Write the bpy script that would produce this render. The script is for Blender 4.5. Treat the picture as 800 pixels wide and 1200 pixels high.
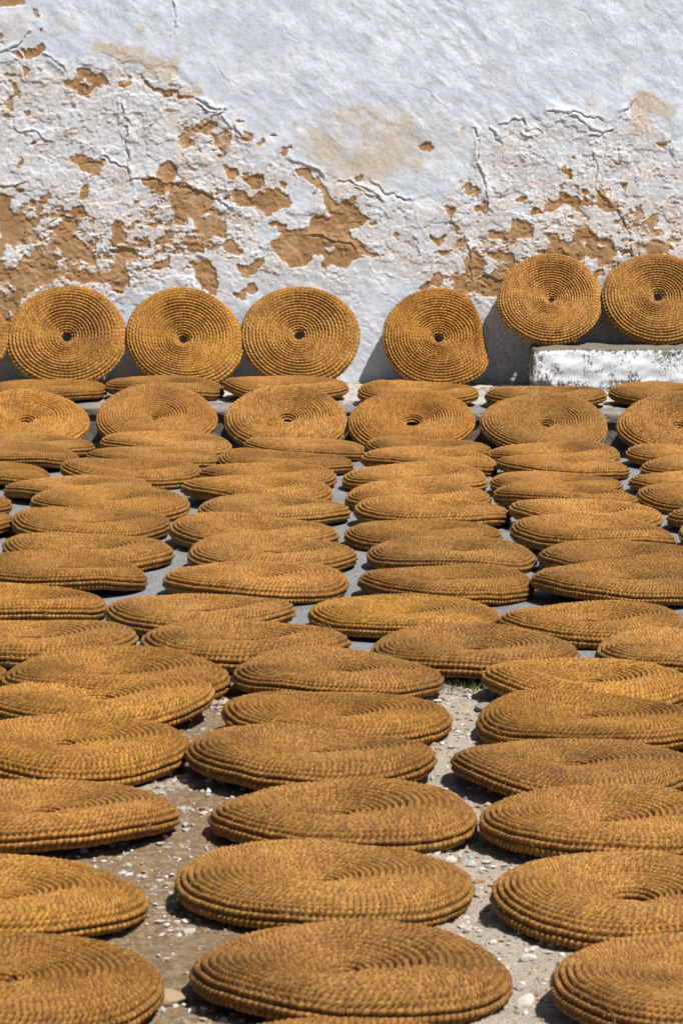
import bpy, math, random
import numpy as np
from mathutils import Matrix, Vector, Euler

for o in list(bpy.data.objects): bpy.data.objects.remove(o)
S = bpy.context.scene
COL = S.collection

# ---------------------------------------------------------------- camera, sky, sun, exposure
cam_d = bpy.data.cameras.new('camera'); cam = bpy.data.objects.new('camera', cam_d); COL.objects.link(cam)
S.camera = cam
cam.location = (0, 0, 1.7)
cam.rotation_euler = (math.radians(90 - 7.088), 0, 0)
cam_d.sensor_fit = 'VERTICAL'; cam_d.sensor_height = 36; cam_d.lens = 117
cam_d.clip_start = 0.5; cam_d.clip_end = 500
cam_d.dof.use_dof = True; cam_d.dof.focus_distance = 13.0; cam_d.dof.aperture_fstop = 17

SUN = Vector((0.43, -0.38, 1.0)).normalized()
W = bpy.data.worlds.new('World'); S.world = W; W.use_nodes = True
nt = W.node_tree; nt.nodes.clear()
sky = nt.nodes.new('ShaderNodeTexSky'); sky.sky_type = 'NISHITA'; sky.sun_disc = False; sky.dust_density = 2.0; sky.ozone_density = .7
sky.sun_elevation = math.asin(SUN.z); sky.sun_rotation = math.atan2(SUN.x, SUN.y)
bg = nt.nodes.new('ShaderNodeBackground'); bg.inputs['Strength'].default_value = 0.05
wo = nt.nodes.new('ShaderNodeOutputWorld')
nt.links.new(sky.outputs[0], bg.inputs[0]); nt.links.new(bg.outputs[0], wo.inputs[0])
sd = bpy.data.lights.new('sun', 'SUN'); sd.energy = 5.0; sd.angle = math.radians(0.53); sd.color = (1.0, 0.96, 0.905)
so = bpy.data.objects.new('sun', sd); COL.objects.link(so)
so.rotation_euler = SUN.to_track_quat('Z', 'Y').to_euler(); so.location = (3, 4, 8)
S.view_settings.view_transform = 'Standard'; S.view_settings.look = 'None'
S.view_settings.exposure = 0.42; S.view_settings.gamma = 1.0

# ---------------------------------------------------------------- numpy noise
def vnoise(x, y, seed=0):
    rs = np.random.RandomState(seed); tab = rs.rand(256, 256).astype(np.float32)
    xi = np.floor(x).astype(np.int64); yi = np.floor(y).astype(np.int64)
    fx = x - xi; fy = y - yi
    fx = fx*fx*fx*(fx*(fx*6 - 15) + 10); fy = fy*fy*fy*(fy*(fy*6 - 15) + 10)
    a = tab[xi & 255, yi & 255]; b = tab[(xi+1) & 255, yi & 255]
    c = tab[xi & 255, (yi+1) & 255]; d = tab[(xi+1) & 255, (yi+1) & 255]
    return (a*(1-fx) + b*fx)*(1-fy) + (c*(1-fx) + d*fx)*fy
def fbm(x, y, seed=0, octs=4, gain=0.5):
    s = 0; a = 1; t = 0
    for k in range(octs):
        s = s + a*vnoise(x*2**k + 17.3*k, y*2**k - 9.1*k, seed + k); t += a; a *= gain
    return s/t
def smooth(e0, e1, x):
    t = np.clip((x - e0)/(e1 - e0), 0, 1); return t*t*(3 - 2*t)

# ---------------------------------------------------------------- object helpers
def np_mesh(name, V, F):
    """V (n,3) float, F (m,4) or (m,3) int"""
    me = bpy.data.meshes.new(name)
    k = F.shape[1]
    me.vertices.add(len(V)); me.vertices.foreach_set('co', np.ascontiguousarray(V, dtype=np.float32).ravel())
    me.loops.add(F.size); me.loops.foreach_set('vertex_index', np.ascontiguousarray(F, dtype=np.int32).ravel())
    me.polygons.add(len(F)); me.polygons.foreach_set('loop_start', np.arange(0, F.size, k, dtype=np.int32))
    me.polygons.foreach_set('loop_total', np.full(len(F), k, dtype=np.int32))
    me.polygons.foreach_set('use_smooth', np.ones(len(F), dtype=bool))
    me.update(calc_edges=True); me.validate()
    return me
def grid_faces(nu, nv):
    i = np.arange(nu*nv).reshape(nu, nv)
    return np.stack([i[:-1, :-1], i[1:, :-1], i[1:, 1:], i[:-1, 1:]], -1).reshape(-1, 4)
def color_attr(me, name, C):
    a = me.color_attributes.new(name, 'FLOAT_COLOR', 'POINT')
    C4 = np.ones((len(C), 4), dtype=np.float32); C4[:, :C.shape[1]] = C
    a.data.foreach_set('color', C4.ravel())
def link(name, me, mat=None, parent=None):
    o = bpy.data.objects.new(name, me); COL.objects.link(o)
    if mat and not me.materials: me.materials.append(mat)
    if parent: o.parent = parent
    return o
def tag(o, label=None, cat=None, group=None, kind=None):
    for k, v in (('label', label), ('category', cat), ('group', group), ('kind', kind)):
        if v: o[k] = v
    return o

# ---------------------------------------------------------------- material helpers
class NT:
    def __init__(s, name):
        s.m = bpy.data.materials.new(name); s.m.use_nodes = True; s.t = s.m.node_tree; s.t.nodes.clear()
        s.out = s.n('OutputMaterial'); s.b = s.n('BsdfPrincipled'); s.l(s.b.outputs[0], s.out.inputs[0])
    def n(s, ty, **kw):
        x = s.t.nodes.new('ShaderNode' + ty)
        for k, v in kw.items(): setattr(x, k, v)
        return x
    def l(s, a, b): s.t.links.new(a, b)
    def set(s, sock, v):
        if hasattr(v, 'is_linked') or isinstance(v, bpy.types.NodeSocket): s.l(v, sock)
        else: sock.default_value = v
    def noise(s, vec, scale, detail=4, rough=.55, dist=0):
        x = s.n('TexNoise'); s.set(x.inputs['Vector'], vec); x.inputs['Scale'].default_value = scale
        x.inputs['Detail'].default_value = detail; x.inputs['Roughness'].default_value = rough
        x.inputs['Distortion'].default_value = dist; return x.outputs['Fac']
    def math(s, op, a, b=0.0, c=0.0, clamp=False):
        x = s.n('Math', operation=op); x.use_clamp = clamp
        s.set(x.inputs[0], a); s.set(x.inputs[1], b)
        if op in ('MULTIPLY_ADD',): s.set(x.inputs[2], c)
        return x.outputs[0]
    def ramp(s, v, a, b, c0=0.0, c1=1.0):
        x = s.n('MapRange', interpolation_type='SMOOTHSTEP'); s.set(x.inputs[0], v)
        for i, q in enumerate((a, b, c0, c1)): x.inputs[i+1].default_value = q
        return x.outputs[0]
    def mix(s, f, a, b, mode='MIX'):
        x = s.n('Mix', data_type='RGBA', blend_type=mode); s.set(x.inputs[0], f)
        for q, i in ((a, 6), (b, 7)):
            if isinstance(q, tuple): x.inputs[i].default_value = q + (1,)
            else: s.l(q, x.inputs[i])
        return x.outputs[2]
    def map(s, vec, scale):
        x = s.n('Mapping'); s.l(vec, x.inputs[0]); x.inputs['Scale'].default_value = scale; return x.outputs[0]
    def bump(s, h, dist, strength=1.0, normal=None):
        x = s.n('Bump'); s.l(h, x.inputs['Height']); x.inputs['Distance'].default_value = dist
        x.inputs['Strength'].default_value = strength
        if normal: s.l(normal, x.inputs['Normal'])
        return x.outputs[0]
    def finish(s, col, rough=.9, normal=None, spec=.2):
        s.set(s.b.inputs['Base Color'], col if not isinstance(col, tuple) else col + (1,))
        s.set(s.b.inputs['Roughness'], rough); s.b.inputs['Specular IOR Level'].default_value = spec
        if normal: s.l(normal, s.b.inputs['Normal'])
        return s.m

def straw_material():
    k = NT('esparto_rope')
    uv = k.n('UVMap'); uv.uv_map = 'rope'; U = uv.outputs[0]
    tc = k.n('TexCoord'); oi = k.n('ObjectInfo')
    # fibres laid slantwise along the strand
    sep = k.n('SeparateXYZ'); k.l(U, sep.inputs[0])
    sl = k.math('MULTIPLY_ADD', sep.outputs[1], .016, sep.outputs[0])      # u metres + slant
    cmb = k.n('CombineXYZ'); k.l(k.math('MULTIPLY', sl, 280.), cmb.inputs[0]); k.l(k.math('MULTIPLY', sep.outputs[1], 2.2), cmb.inputs[1])
    k.l(k.math('MULTIPLY', oi.outputs['Random'], 40.), cmb.inputs[2])
    fib = k.noise(cmb.outputs[0], 1.0, 3, .7)
    cm2 = k.n('CombineXYZ'); k.l(k.math('MULTIPLY', sl, 60.), cm2.inputs[0]); k.l(k.math('MULTIPLY', sep.outputs[1], .9), cm2.inputs[1])
    k.l(k.math('MULTIPLY', oi.outputs['Random'], 90.), cm2.inputs[2])
    strand = k.noise(cm2.outputs[0], 1.0, 2, .6)
    off = k.n('VectorMath', operation='ADD'); k.l(tc.outputs['Object'], off.inputs[0])
    co = k.n('CombineXYZ'); k.l(k.math('MULTIPLY', oi.outputs['Random'], 23.), co.inputs[0]); k.l(k.math('MULTIPLY', oi.outputs['Random'], 61.), co.inputs[1]); k.l(co.outputs[0], off.inputs[1])
    big = k.noise(off.outputs[0], 4.2, 1, .5)
    med = k.noise(tc.outputs['Object'], 22.0, 3, .6)
    # every strand of the rope has its own tone
    qc = k.math('ADD', k.math('MULTIPLY', sep.outputs[0], 1/.027), k.math('MULTIPLY', k.math('SUBTRACT', k.math('FRACT', sep.outputs[1]), .5), .6))
    q = k.math('FLOOR', qc)
    lump = k.math('POWER', k.math('ABSOLUTE', k.math('SINE', k.math('MULTIPLY', qc, math.pi))), .6)
    cq = k.n('CombineXYZ'); k.l(q, cq.inputs[0]); k.l(k.math('FLOOR', sep.outputs[1]), cq.inputs[1]); k.l(oi.outputs['Random'], cq.inputs[2])
    wn = k.n('TexWhiteNoise'); k.l(cq.outputs[0], wn.inputs['Vector'])
    tone = wn.outputs['Value']
    c = k.mix(k.ramp(tone, .0, 1.0), STRAW_DARK, STRAW_LIGHT)
    c = k.mix(k.math('MULTIPLY', k.ramp(fib, .44, .72), .62), c, STRAW_PALE)
    c = k.mix(k.math('MULTIPLY', k.ramp(fib, .48, .27), .65), c, STRAW_BROWN)
    c = k.mix(k.math('MULTIPLY', k.ramp(big, .40, .95), .55), c, STRAW_BROWN)
    hs = k.n('HueSaturation'); k.l(c, hs.inputs['Color'])
    k.l(k.math('MULTIPLY_ADD', oi.outputs['Random'], .32, .84), hs.inputs['Value'])
    k.l(k.math('MULTIPLY_ADD', k.math('FRACT', k.math('MULTIPLY', oi.outputs['Random'], 7.31)), .04, .925), hs.inputs['Saturation'])
    k.l(k.math('MULTIPLY_ADD', k.math('FRACT', k.math('MULTIPLY', oi.outputs['Random'], 13.7)), .004, .4930), hs.inputs['Hue'])
    nrm = k.bump(fib, .0030, .8, k.bump(lump, .0065, 1.0))
    m = k.finish(hs.outputs[0], .55, nrm, .12)
    return m
STRAW_DARK = (.190, .080, .010); STRAW_LIGHT = (.345, .158, .019); STRAW_PALE = (.82, .45, .070); STRAW_BROWN = (.060, .024, .004)

def wall_material():
    k = NT('peeling_whitewash')
    at = k.n('VertexColor'); at.layer_name = 'wear'
    sep = k.n('SeparateColor'); k.l(at.outputs[0], sep.inputs[0])
    P = k.n('TexCoord').outputs['Object']
    n1 = k.noise(P, 9, 5, .6); n2 = k.noise(P, 60, 4, .65); n3 = k.noise(P, 260, 3, .6); n4 = k.noise(P, 2.2, 4, .6)
    # whitewash: cool chalky white with greyer and creamier zones
    w = k.mix(k.ramp(n1, .35, .68), (.58, .645, .735), (.74, .805, .895))
    w = k.mix(k.math('MULTIPLY', k.ramp(n2, .48, .72), .35), w, (.50, .48, .45))
    w = k.mix(k.math('MULTIPLY', sep.outputs[2], .72), w, k.mix(k.ramp(n2, .38, .64), (.67, .68, .69), (.43, .33, .22)))  # old rough coats, brown speckled
    cream = k.mix(k.ramp(n2, .4, .7), (.58, .51, .41), (.54, .40, .24))
    w = k.mix(k.math('MULTIPLY', k.ramp(sep.outputs[1], .1, 1.0), .8), w, cream)
    och = k.mix(k.ramp(n1, .35, .65), (.32, .180, .083), (.42, .262, .135))
    stain = k.ramp(k.math('ADD', sep.outputs[0], k.math('MULTIPLY', k.math('SUBTRACT', k.noise(P, 34, 5, .7), .5), 1.3)), .18, .52)
    w = k.mix(k.math('MULTIPLY', k.math('MULTIPLY', stain, .75), k.ramp(n3, .32, .58)), w, (.50, .345, .20))
    och = k.mix(k.math('MULTIPLY', k.ramp(n3, .5, .75), .5), och, (.50, .34, .18))
    f = k.math('ADD', sep.outputs[0], k.math('MULTIPLY', k.math('SUBTRACT', n3, .5), .35))
    f = k.math('ADD', f, k.math('MULTIPLY', k.math('SUBTRACT', n2, .5), .85))
    n5 = k.noise(P, 24, 5, .65)
    film = k.ramp(k.math('ADD', n5, k.math('MULTIPLY', k.math('SUBTRACT', .95, sep.outputs[0]), .35)), .56, .70)      # lime film left on the render
    och = k.mix(k.math('MULTIPLY', film, .62), och, w)
    c = k.mix(k.ramp(f, .38, .62), w, och)
    loss = k.math('MULTIPLY', k.ramp(f, .30, .44), k.ramp(f, .52, .46))
    c = k.mix(k.math('MULTIPLY', loss, .3), c, (.84, .84, .83))
    h = k.math('ADD', k.math('MULTIPLY', n2, .6), k.math('MULTIPLY', n3, .4))
    nrm = k.bump(h, .004, .7)
    return k.finish(c, .95, nrm, .08)

def ledge_material():
    k = NT('limewashed_step')
    at = k.n('VertexColor'); at.layer_name = 'wear'
    sep = k.n('SeparateColor'); k.l(at.outputs[0], sep.inputs[0])
    P = k.n('TexCoord').outputs['Object']
    n1 = k.noise(P, 7, 5, .65); n2 = k.noise(P, 55, 4, .65); n3 = k.noise(P, 220, 3, .6)
    c = k.mix(k.ramp(n1, .35, .65), (.15, .15, .148), (.225, .195, .155))
    c = k.mix(k.ramp(n3, .5, .8), c, (.34, .32, .29))
    f = k.math('ADD', sep.outputs[0], k.math('MULTIPLY', k.math('SUBTRACT', n2, .5), 1.1))
    f = k.math('ADD', f, k.math('MULTIPLY', k.math('SUBTRACT', n1, .5), .9))
    c = k.mix(k.ramp(f, .46, .56), c, k.mix(n2, (.50, .465, .425), (.33, .285, .24)))
    nrm = k.bump(k.math('ADD', n2, k.math('MULTIPLY', n3, .6)), .005, .8)
    return k.finish(c, .95, nrm, .1)

def block_material():
    k = NT('whitewashed_stone')
    P = k.n('TexCoord').outputs['Object']
    n1 = k.noise(P, 6, 5, .65); n2 = k.noise(k.map(P, (1, 1, .6)), 80, 5, .75); n3 = k.noise(P, 240, 3, .6)
    g = k.n('Attribute'); g.attribute_name = 'wear'
    f = k.math('ADD', k.math('MULTIPLY', k.math('SUBTRACT', n2, .5), 1.5), k.math('MULTIPLY', k.math('SUBTRACT', n1, .5), 1.3))
    f = k.math('ADD', f, g.outputs['Fac'])
    c = k.mix(k.ramp(f, .42, .56), k.mix(n3, (.78, .80, .84), (.66, .69, .74)), k.mix(n3, (.20, .175, .135), (.11, .10, .08)))
    nrm = k.bump(k.math('ADD', k.math('MULTIPLY', k.ramp(f, .4, .55), -.6), k.math('MULTIPLY', n3, .4)), .004, .8)
    return k.finish(c, .9, nrm, .12)

def ground_material():
    k = NT('concrete_and_stony_dirt')
    at = k.n('VertexColor'); at.layer_name = 'wear'
    sep = k.n('SeparateColor'); k.l(at.outputs[0], sep.inputs[0])
    P = k.n('TexCoord').outputs['Object']
    n1 = k.noise(P, 3, 5, .6); n2 = k.noise(P, 45, 4, .7); n3 = k.noise(P, 190, 3, .75)
    vo = k.n('TexVoronoi'); k.l(P, vo.inputs['Vector']); vo.inputs['Scale'].default_value = 210
    sc = k.n('SeparateColor'); k.l(vo.outputs['Color'], sc.inputs[0])
    con = k.mix(k.ramp(n3, .35, .68), (.165, .167, .172), (.325, .33, .338))
    con = k.mix(k.math('MULTIPLY', k.ramp(sc.outputs[0], .80, .9), .8), con, (.36, .36, .37))
    con = k.mix(k.math('MULTIPLY', k.ramp(sc.outputs[1], .86, .92), .7), con, (.06, .058, .055))
    con = k.mix(k.math('MULTIPLY', k.ramp(n1, .45, .75), .6), con, (.145, .125, .10))
    dirt = k.mix(k.ramp(n2, .3, .7), (.14, .086, .042), (.29, .205, .118))
    dirt = k.mix(k.ramp(k.math('ADD', sep.outputs[1], k.math('MULTIPLY', k.math('SUBTRACT', n2, .5), 1.4)), .4, .62), dirt,
                 k.mix(k.ramp(n3, .3, .7), (.23, .18, .125), (.52, .465, .39)))
    dirt = k.mix(k.math('MULTIPLY', k.ramp(n3, .52, .68), .55), dirt, (.30, .25, .19))
    dirt = k.mix(k.math('MULTIPLY', k.ramp(n3, .44, .30), .6), dirt, (.06, .037, .019))
    dirt = k.mix(k.math('MULTIPLY', k.ramp(sc.outputs[0], .90, .96), .4), dirt, (.48, .45, .42))
    c = k.mix(k.ramp(sep.outputs[0], .4, .6), con, dirt)
    nrm = k.bump(k.math('ADD', k.math('MULTIPLY', n3, .7), k.math('MULTIPLY', sc.outputs[2], .35)), .009, .9)
    return k.finish(c, .92, nrm, .15)

def stone_material(name='loose_stone'):
    k = NT(name)
    at = k.n('VertexColor'); at.layer_name = 'tone'
    P = k.n('TexCoord').outputs['Object']
    n = k.noise(P, 160, 4, .6)
    c = k.mix(1.0, at.outputs[0], k.mix(n, (.62, .60, .57), (1.1, 1.07, 1.04)), 'MULTIPLY')
    return k.finish(c, .85, k.bump(n, .003, .6), .25)

def plain_material(name, a, b, scale, rough=.8):
    k = NT(name); P = k.n('TexCoord').outputs['Object']
    n = k.noise(P, scale, 4, .6)
    return k.finish(k.mix(k.ramp(n, .35, .65), a, b), rough, k.bump(n, .003, .6), .2)

M_STRAW = straw_material(); M_WALL = wall_material(); M_LEDGE = ledge_material(); M_BLOCK = block_material()
M_GROUND = ground_material(); M_STONE = stone_material()
M_FIBRE = plain_material('loose_esparto_fibre', (.50, .31, .10), (.66, .44, .17), 60)
M_GRASS = plain_material('grass_blade', (.05, .075, .02), (.11, .12, .04), 30)
LEDGE_Z = 0.173; WALL_Y = 17.94; BLOCK_Z = 0.402
def kerb_y(x): return 16.32 - .145*x

# ---------------------------------------------------------------- peeling plaster wall
# patches surveyed on the wall, in centi-units: u to the right, v down, 217.3 units per metre, (400, 447) = foot of the wall at x = 0
UM = 217.3
OCHRE = [
 [(0,5),(10,0),(35,0),(34,10),(25,12),(15,10),(5,12)],
 [(30,62),(35,56),(50,54),(56,60),(52,65),(40,68),(32,70)], [(16,62),(22,60),(30,68),(24,69)],
 [(82,97),(92,95),(95,84),(108,83),(115,90),(125,87),(132,96),(131,100),(120,98),(124,105),(115,103),(106,108),(107,116),(98,115),(96,107),(84,104)],
 [(162,86),(170,92),(182,104),(195,108),(200,105),(210,110),(222,114),(230,119),(222,120),(208,116),(195,117),(183,110),(170,99)],
 [(96,192),(100,186),(112,188),(125,184),(128,187),(118,193),(118,203),(106,202),(98,199)],
 [(0,235),(5,224),(12,226),(15,240),(22,246),(35,255),(44,258),(38,268),(22,268),(12,262),(4,280),(0,300)],
 [(48,230),(57,223),(59,228),(54,238),(55,245),(44,253),(42,250),(50,240)],
 [(60,248),(64,253),(80,252),(88,246),(98,244),(99,252),(88,256),(75,256),(66,259),(61,257)],
 [(182,205),(188,195),(198,190),(205,192),(205,210),(195,212),(185,208)],
 [(167,213),(175,209),(190,212),(205,213),(205,222),(190,224),(175,222)],
 [(131,258),(138,257),(146,260),(145,268),(147,280),(140,281),(131,280),(132,270)],
 [(128,288),(140,286),(155,290),(160,293),(163,298),(158,308),(148,308),(146,325),(148,330),(142,343),(135,345),(130,340),(131,330),(125,330),(110,332),(85,326),(84,318),(100,316),(120,322),(132,316),(138,300),(140,295),(130,293)],
 [(70,262),(85,258),(92,262),(86,275),(92,282),(104,292),(100,300),(88,305),(78,300),(70,290),(66,280)],
 [(-40,312),(15,313),(30,308),(40,292),(46,290),(60,300),(68,312),(72,325),(60,330),(50,328),(40,340),(25,350),(20,362),(10,384),(-40,385)],
 [(172,312),(185,308),(200,306),(200,312),(190,315),(182,318)],
 [(200,212),(225,217),(245,226),(256,232),(250,246),(240,252),(232,262),(222,250),(212,258),(202,240),(200,250)],
 [(262,193),(268,195),(278,202),(275,208),(268,206)], [(285,205),(297,203),(306,208),(308,215),(300,220),(290,214)],
 [(272,218),(285,222),(295,230),(305,224),(325,222),(337,225),(341,235),(338,244),(325,242),(312,248),(300,243),(285,238),(272,230)],
 [(313,258),(325,256),(338,262),(335,268),(320,264)],
 [(346,197),(355,194),(365,200),(371,208),(376,204),(381,214),(385,228),(395,237),(404,232),(412,225),(415,235),(424,250),(430,255),(424,260),(420,266),(410,268),(412,278),(425,290),(435,296),(447,296),(444,301),(430,300),(420,306),(408,312),(398,310),(384,316),(378,312),(380,302),(372,298),(366,312),(355,312),(340,308),(332,300),(320,286),(322,278),(332,274),(335,266),(360,265),(365,255),(370,252),(382,248),(378,240),(366,238),(363,222),(368,215),(362,212),(352,206)],
 [(260,282),(275,280),(283,288),(282,296),(270,297),(258,290)],
 [(300,300),(310,295),(312,305),(305,312),(298,318),(292,324),(283,322),(278,310),(288,308)],
 [(225,310),(245,308),(254,318),(253,335),(252,345),(240,340),(232,330),(228,320)],
 [(290,332),(300,326),(303,334),(298,343),(288,344),(286,352),(272,348),(273,342),(283,339)],
 [(218,275),(230,280),(240,285),(238,300),(222,292),(216,285)],
 [(500,276),(512,274),(520,272),(518,278),(510,283),(502,280)], [(510,288),(518,290),(530,288),(525,296),(515,298)],
 [(531,280),(545,281),(540,290),(533,286)], [(519,240),(530,240),(528,255),(534,267),(530,268),(524,255)],
 [(556,246),(560,240),(566,240),(568,230),(572,233),(572,245),(563,248)],
 [(492,336),(500,328),(510,330),(512,318),(520,316),(522,330),(518,336),(508,332),(505,340),(500,345)],
 [(530,322),(545,318),(546,305),(553,290),(563,297),(565,310),(560,320),(548,325),(552,340),(540,345),(532,338)],
 [(572,298),(590,296),(600,298),(602,306),(580,305)],
 [(550,327),(575,322),(582,312),(600,308),(605,330),(592,340),(585,345),(560,344),(555,340)],
 [(655,192),(661,190),(664,198),(672,201),(670,208),(662,204),(656,200)],
 [(617,248),(625,241),(632,250),(640,244),(642,232),(650,236),(656,227),(664,232),(674,236),(677,246),(680,252),(672,248),(664,240),(655,240),(650,246),(638,250),(625,252)],
 [(600,260),(615,262),(625,272),(620,280),(600,285)],
 [(640,275),(655,278),(668,283),(672,270),(683,265),(690,272),(700,274),(714,280),(718,290),(714,300),(700,302),(690,298),(672,302),(655,300),(645,300),(648,288)],
 [(748,260),(756,255),(762,250),(760,262),(760,270),(770,266),(768,275),(760,275)],
 [(755,285),(765,280),(772,285),(770,295),(760,298),(750,290)],
]
OCHRE_SPOT = [(44,20,5,7,.9),(5,45,7,8,.7),(51,37,3,3,.8),(144,98,5,5,.9),(153,96,3,3,.9),(12,88,5,5,.7),(33,83,4,8,.7),(21,106,4,5,.7),(14,124,5,7,.7),
 (32,131,3,3,.7),(10,140,4,5,.7),(26,191,3,6,1),(93,187,6,5,1),(99,222,5,9,1.1),(43,168,3,2,1),(24,221,5,4,1),(39,237,3,4,1),(158,260,5,3,1),(182,261,6,3,1),
 (170,282,5,4,1),(190,283,6,3,1),(222,150,12,8,.5),(217,165,7,8,.6),(243,148,10,8,.6),(262,165,7,12,.6),(331,177,3,6,1),(337,173,3,3,.8),(282,141,4,2,1),
 (290,160,6,4,.9),(318,160,4,3,.9),(328,212,4,5,.9),(302,166,3,3,.9),(423,209,7,4,1.1),(438,262,5,5,.7),(466,274,3,4,1),(577,273,5,6,1),(590,279,7,4,1),
 (552,222,10,6,.6),(549,216,3,3,.9),(497,167,6,6,1.2),(674,185,3,2,1),(731,216,3,5,1.1),(723,189,5,2,1),(609,233,5,3,1),(682,238,4,4,1),(682,227,3,3,.9),
 (703,231,5,5,1.1),(713,238,7,5,1.1),(709,307,7,6,1),(698,322,6,5,1),(655,300,14,8,1),(778,291,4,4,1),(773,169,9,5,1),(30,300,10,8,.5),(20,275,18,12,.45),
 (250,265,11,9,.7),(0,330,6,30,.8),(742,128,5,4,.5),(541,150,4,3,.5)]
WHITE_SPOT = [(371,230,5,12,1.2),(377,247,9,4,1.0),(387,289,4,3,1.2),(681,282,6,7,1.0),(700,284,5,5,.9),(105,97,7,2,.7),(224,231,8,8,.5),(8,336,12,8,1.2),(20,300,20,9,.8),(78,275,4,14,.4),(12,366,3,4,1)]
DENSE = [(232,270,48,45,.34),(640,292,60,30,.26),(755,285,60,40,.32),(700,235,55,25,.16),(90,300,80,50,.30),(25,290,60,60,.30),(560,300,40,40,.2),(540,225,25,20,.14),
 (30,110,35,45,.16),(175,235,45,50,.12),(250,165,40,30,.24),(515,330,50,18,.2),(430,290,30,25,.16),(640,215,70,20,.12),(300,225,40,30,.2),(-60,300,50,90,.35),(900,290,90,50,.25)]
CREAM = [(125,56,20,8,.9),(155,66,26,8,.9),(188,80,18,14,.9),(169,40,6,6,.8),(85,28,16,14,.45),(22,32,22,16,.6),(226,107,12,8,.9),(204,88,5,22,.7),
 (428,153,6,8,.9),(445,175,7,5,.8),(430,183,5,8,.8),(437,202,5,6,.9),(477,143,9,7,.8),(484,195,6,8,.6),(466,186,3,4,.7),(541,151,4,4,.8),(420,195,14,9,.7),
 (755,122,20,13,.95),(745,142,14,14,.8),(775,130,14,12,.8),(750,112,9,7,.8),(349,144,4,7,.7),(362,165,18,16,.3),(385,175,12,14,.35),(690,118,9,12,.6),
 (430,130,60,9,.4),(415,165,70,38,.50),(500,165,60,36,.4),(420,205,60,26,.45),(575,95,20,18,.3),(480,20,20,8,.2),(408,108,4,8,.5),(700,60,4,60,.2),
 (735,60,30,40,.18),(270,95,22,16,.25),(310,60,26,10,.2),(560,60,30,30,.2),(60,110,50,30,.3)]
CRACKS = [
 [(-10,64),(15,62),(25,54),(38,40)],[(56,66),(66,72),(77,80)],[(205,-30),(206,12),(208,26)],[(145,100),(142,122),(145,135),(150,142)],[(148,150),(150,180),(152,205),(155,213)],
 [(155,211),(165,208),(182,208),(205,215),(228,220),(245,228),(258,235),(270,242)],[(97,191),(112,190),(125,185),(130,186),(140,192),(148,195),(153,203)],
 [(232,118),(245,124),(260,127),(250,134),(236,124)],[(262,136),(275,150),(285,158)],[(240,147),(256,134),(266,128)],[(340,187),(352,192),(365,196),(378,210)],
 [(364,195),(372,199),(379,208)],[(395,212),(412,212),(425,218),(440,224),(446,232)],[(436,212),(450,224),(465,231),(482,235)],[(416,218),(425,226),(443,228),(446,233)],
 [(556,150),(561,163),(558,190),(566,210),(568,240)],[(560,190),(566,206),(571,222)],[(544,278),(548,288),(549,305),(548,332)],[(572,153),(580,160),(584,168)],[(584,146),(592,142),(600,138),(610,142),(615,150),(624,152),(631,157)],
 [(658,133),(672,134),(688,136),(705,141)],[(664,138),(680,142),(690,152),(704,158)],[(640,132),(655,132)],[(612,157),(620,163)],
 [(738,120),(730,130),(722,138),(719,147),(707,154),(702,160),(690,158)],[(693,178),(696,200),(698,220),(712,238)],[(720,246),(728,258),(736,272),(738,300)],[(722,176),(722,188),(731,190)],
 [(362,275),(380,278),(398,280),(410,284),(416,293)],[(490,292),(488,284),(484,280)],[(0,219),(15,217),(30,211)],[(60,258),(75,252),(92,257),(100,255)],
 [(125,290),(135,287),(150,291),(162,291)],[(130,293),(145,293),(160,292)],[(15,150),(48,158),(62,165)],[(40,158),(52,162),(64,166)],[(80,108),(90,125)],[(97,186),(115,196)],
 [(232,222),(248,232),(262,237),(276,243)],[(86,82),(100,78),(112,74)],[(120,64),(132,67),(142,73)],[(168,92),(176,100)],[(182,90),(188,100),(194,107)],
 [(40,335),(50,326)],[(80,65),(86,82)],[(256,132),(270,146),(286,160),(300,170)],[(435,243),(438,240),(446,245)],[(430,306),(445,330),(456,345)],[(452,345),(462,350),(466,358)],
 [(270,22),(280,28)],[(332,34),(340,44),(350,50)],[(255,80),(266,92),(280,100)],[(280,105),(292,112)],[(480,100),(500,108),(522,130)],[(540,72),(548,86)],[(600,40),(606,60)],
 [(620,20),(640,28)],[(560,30),(575,22)],[(670,10),(690,25)],[(545,10),(555,22)]]
LIPS = [[(-60,40),(20,60),(90,78),(150,68),(205,84),(240,118),(285,150),(330,180),(372,205),(430,213),(480,235),(520,232)],
        [(520,232),(545,205),(556,160),(590,142),(650,132),(710,142),(740,118),(800,172),(900,175)]]

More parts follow.
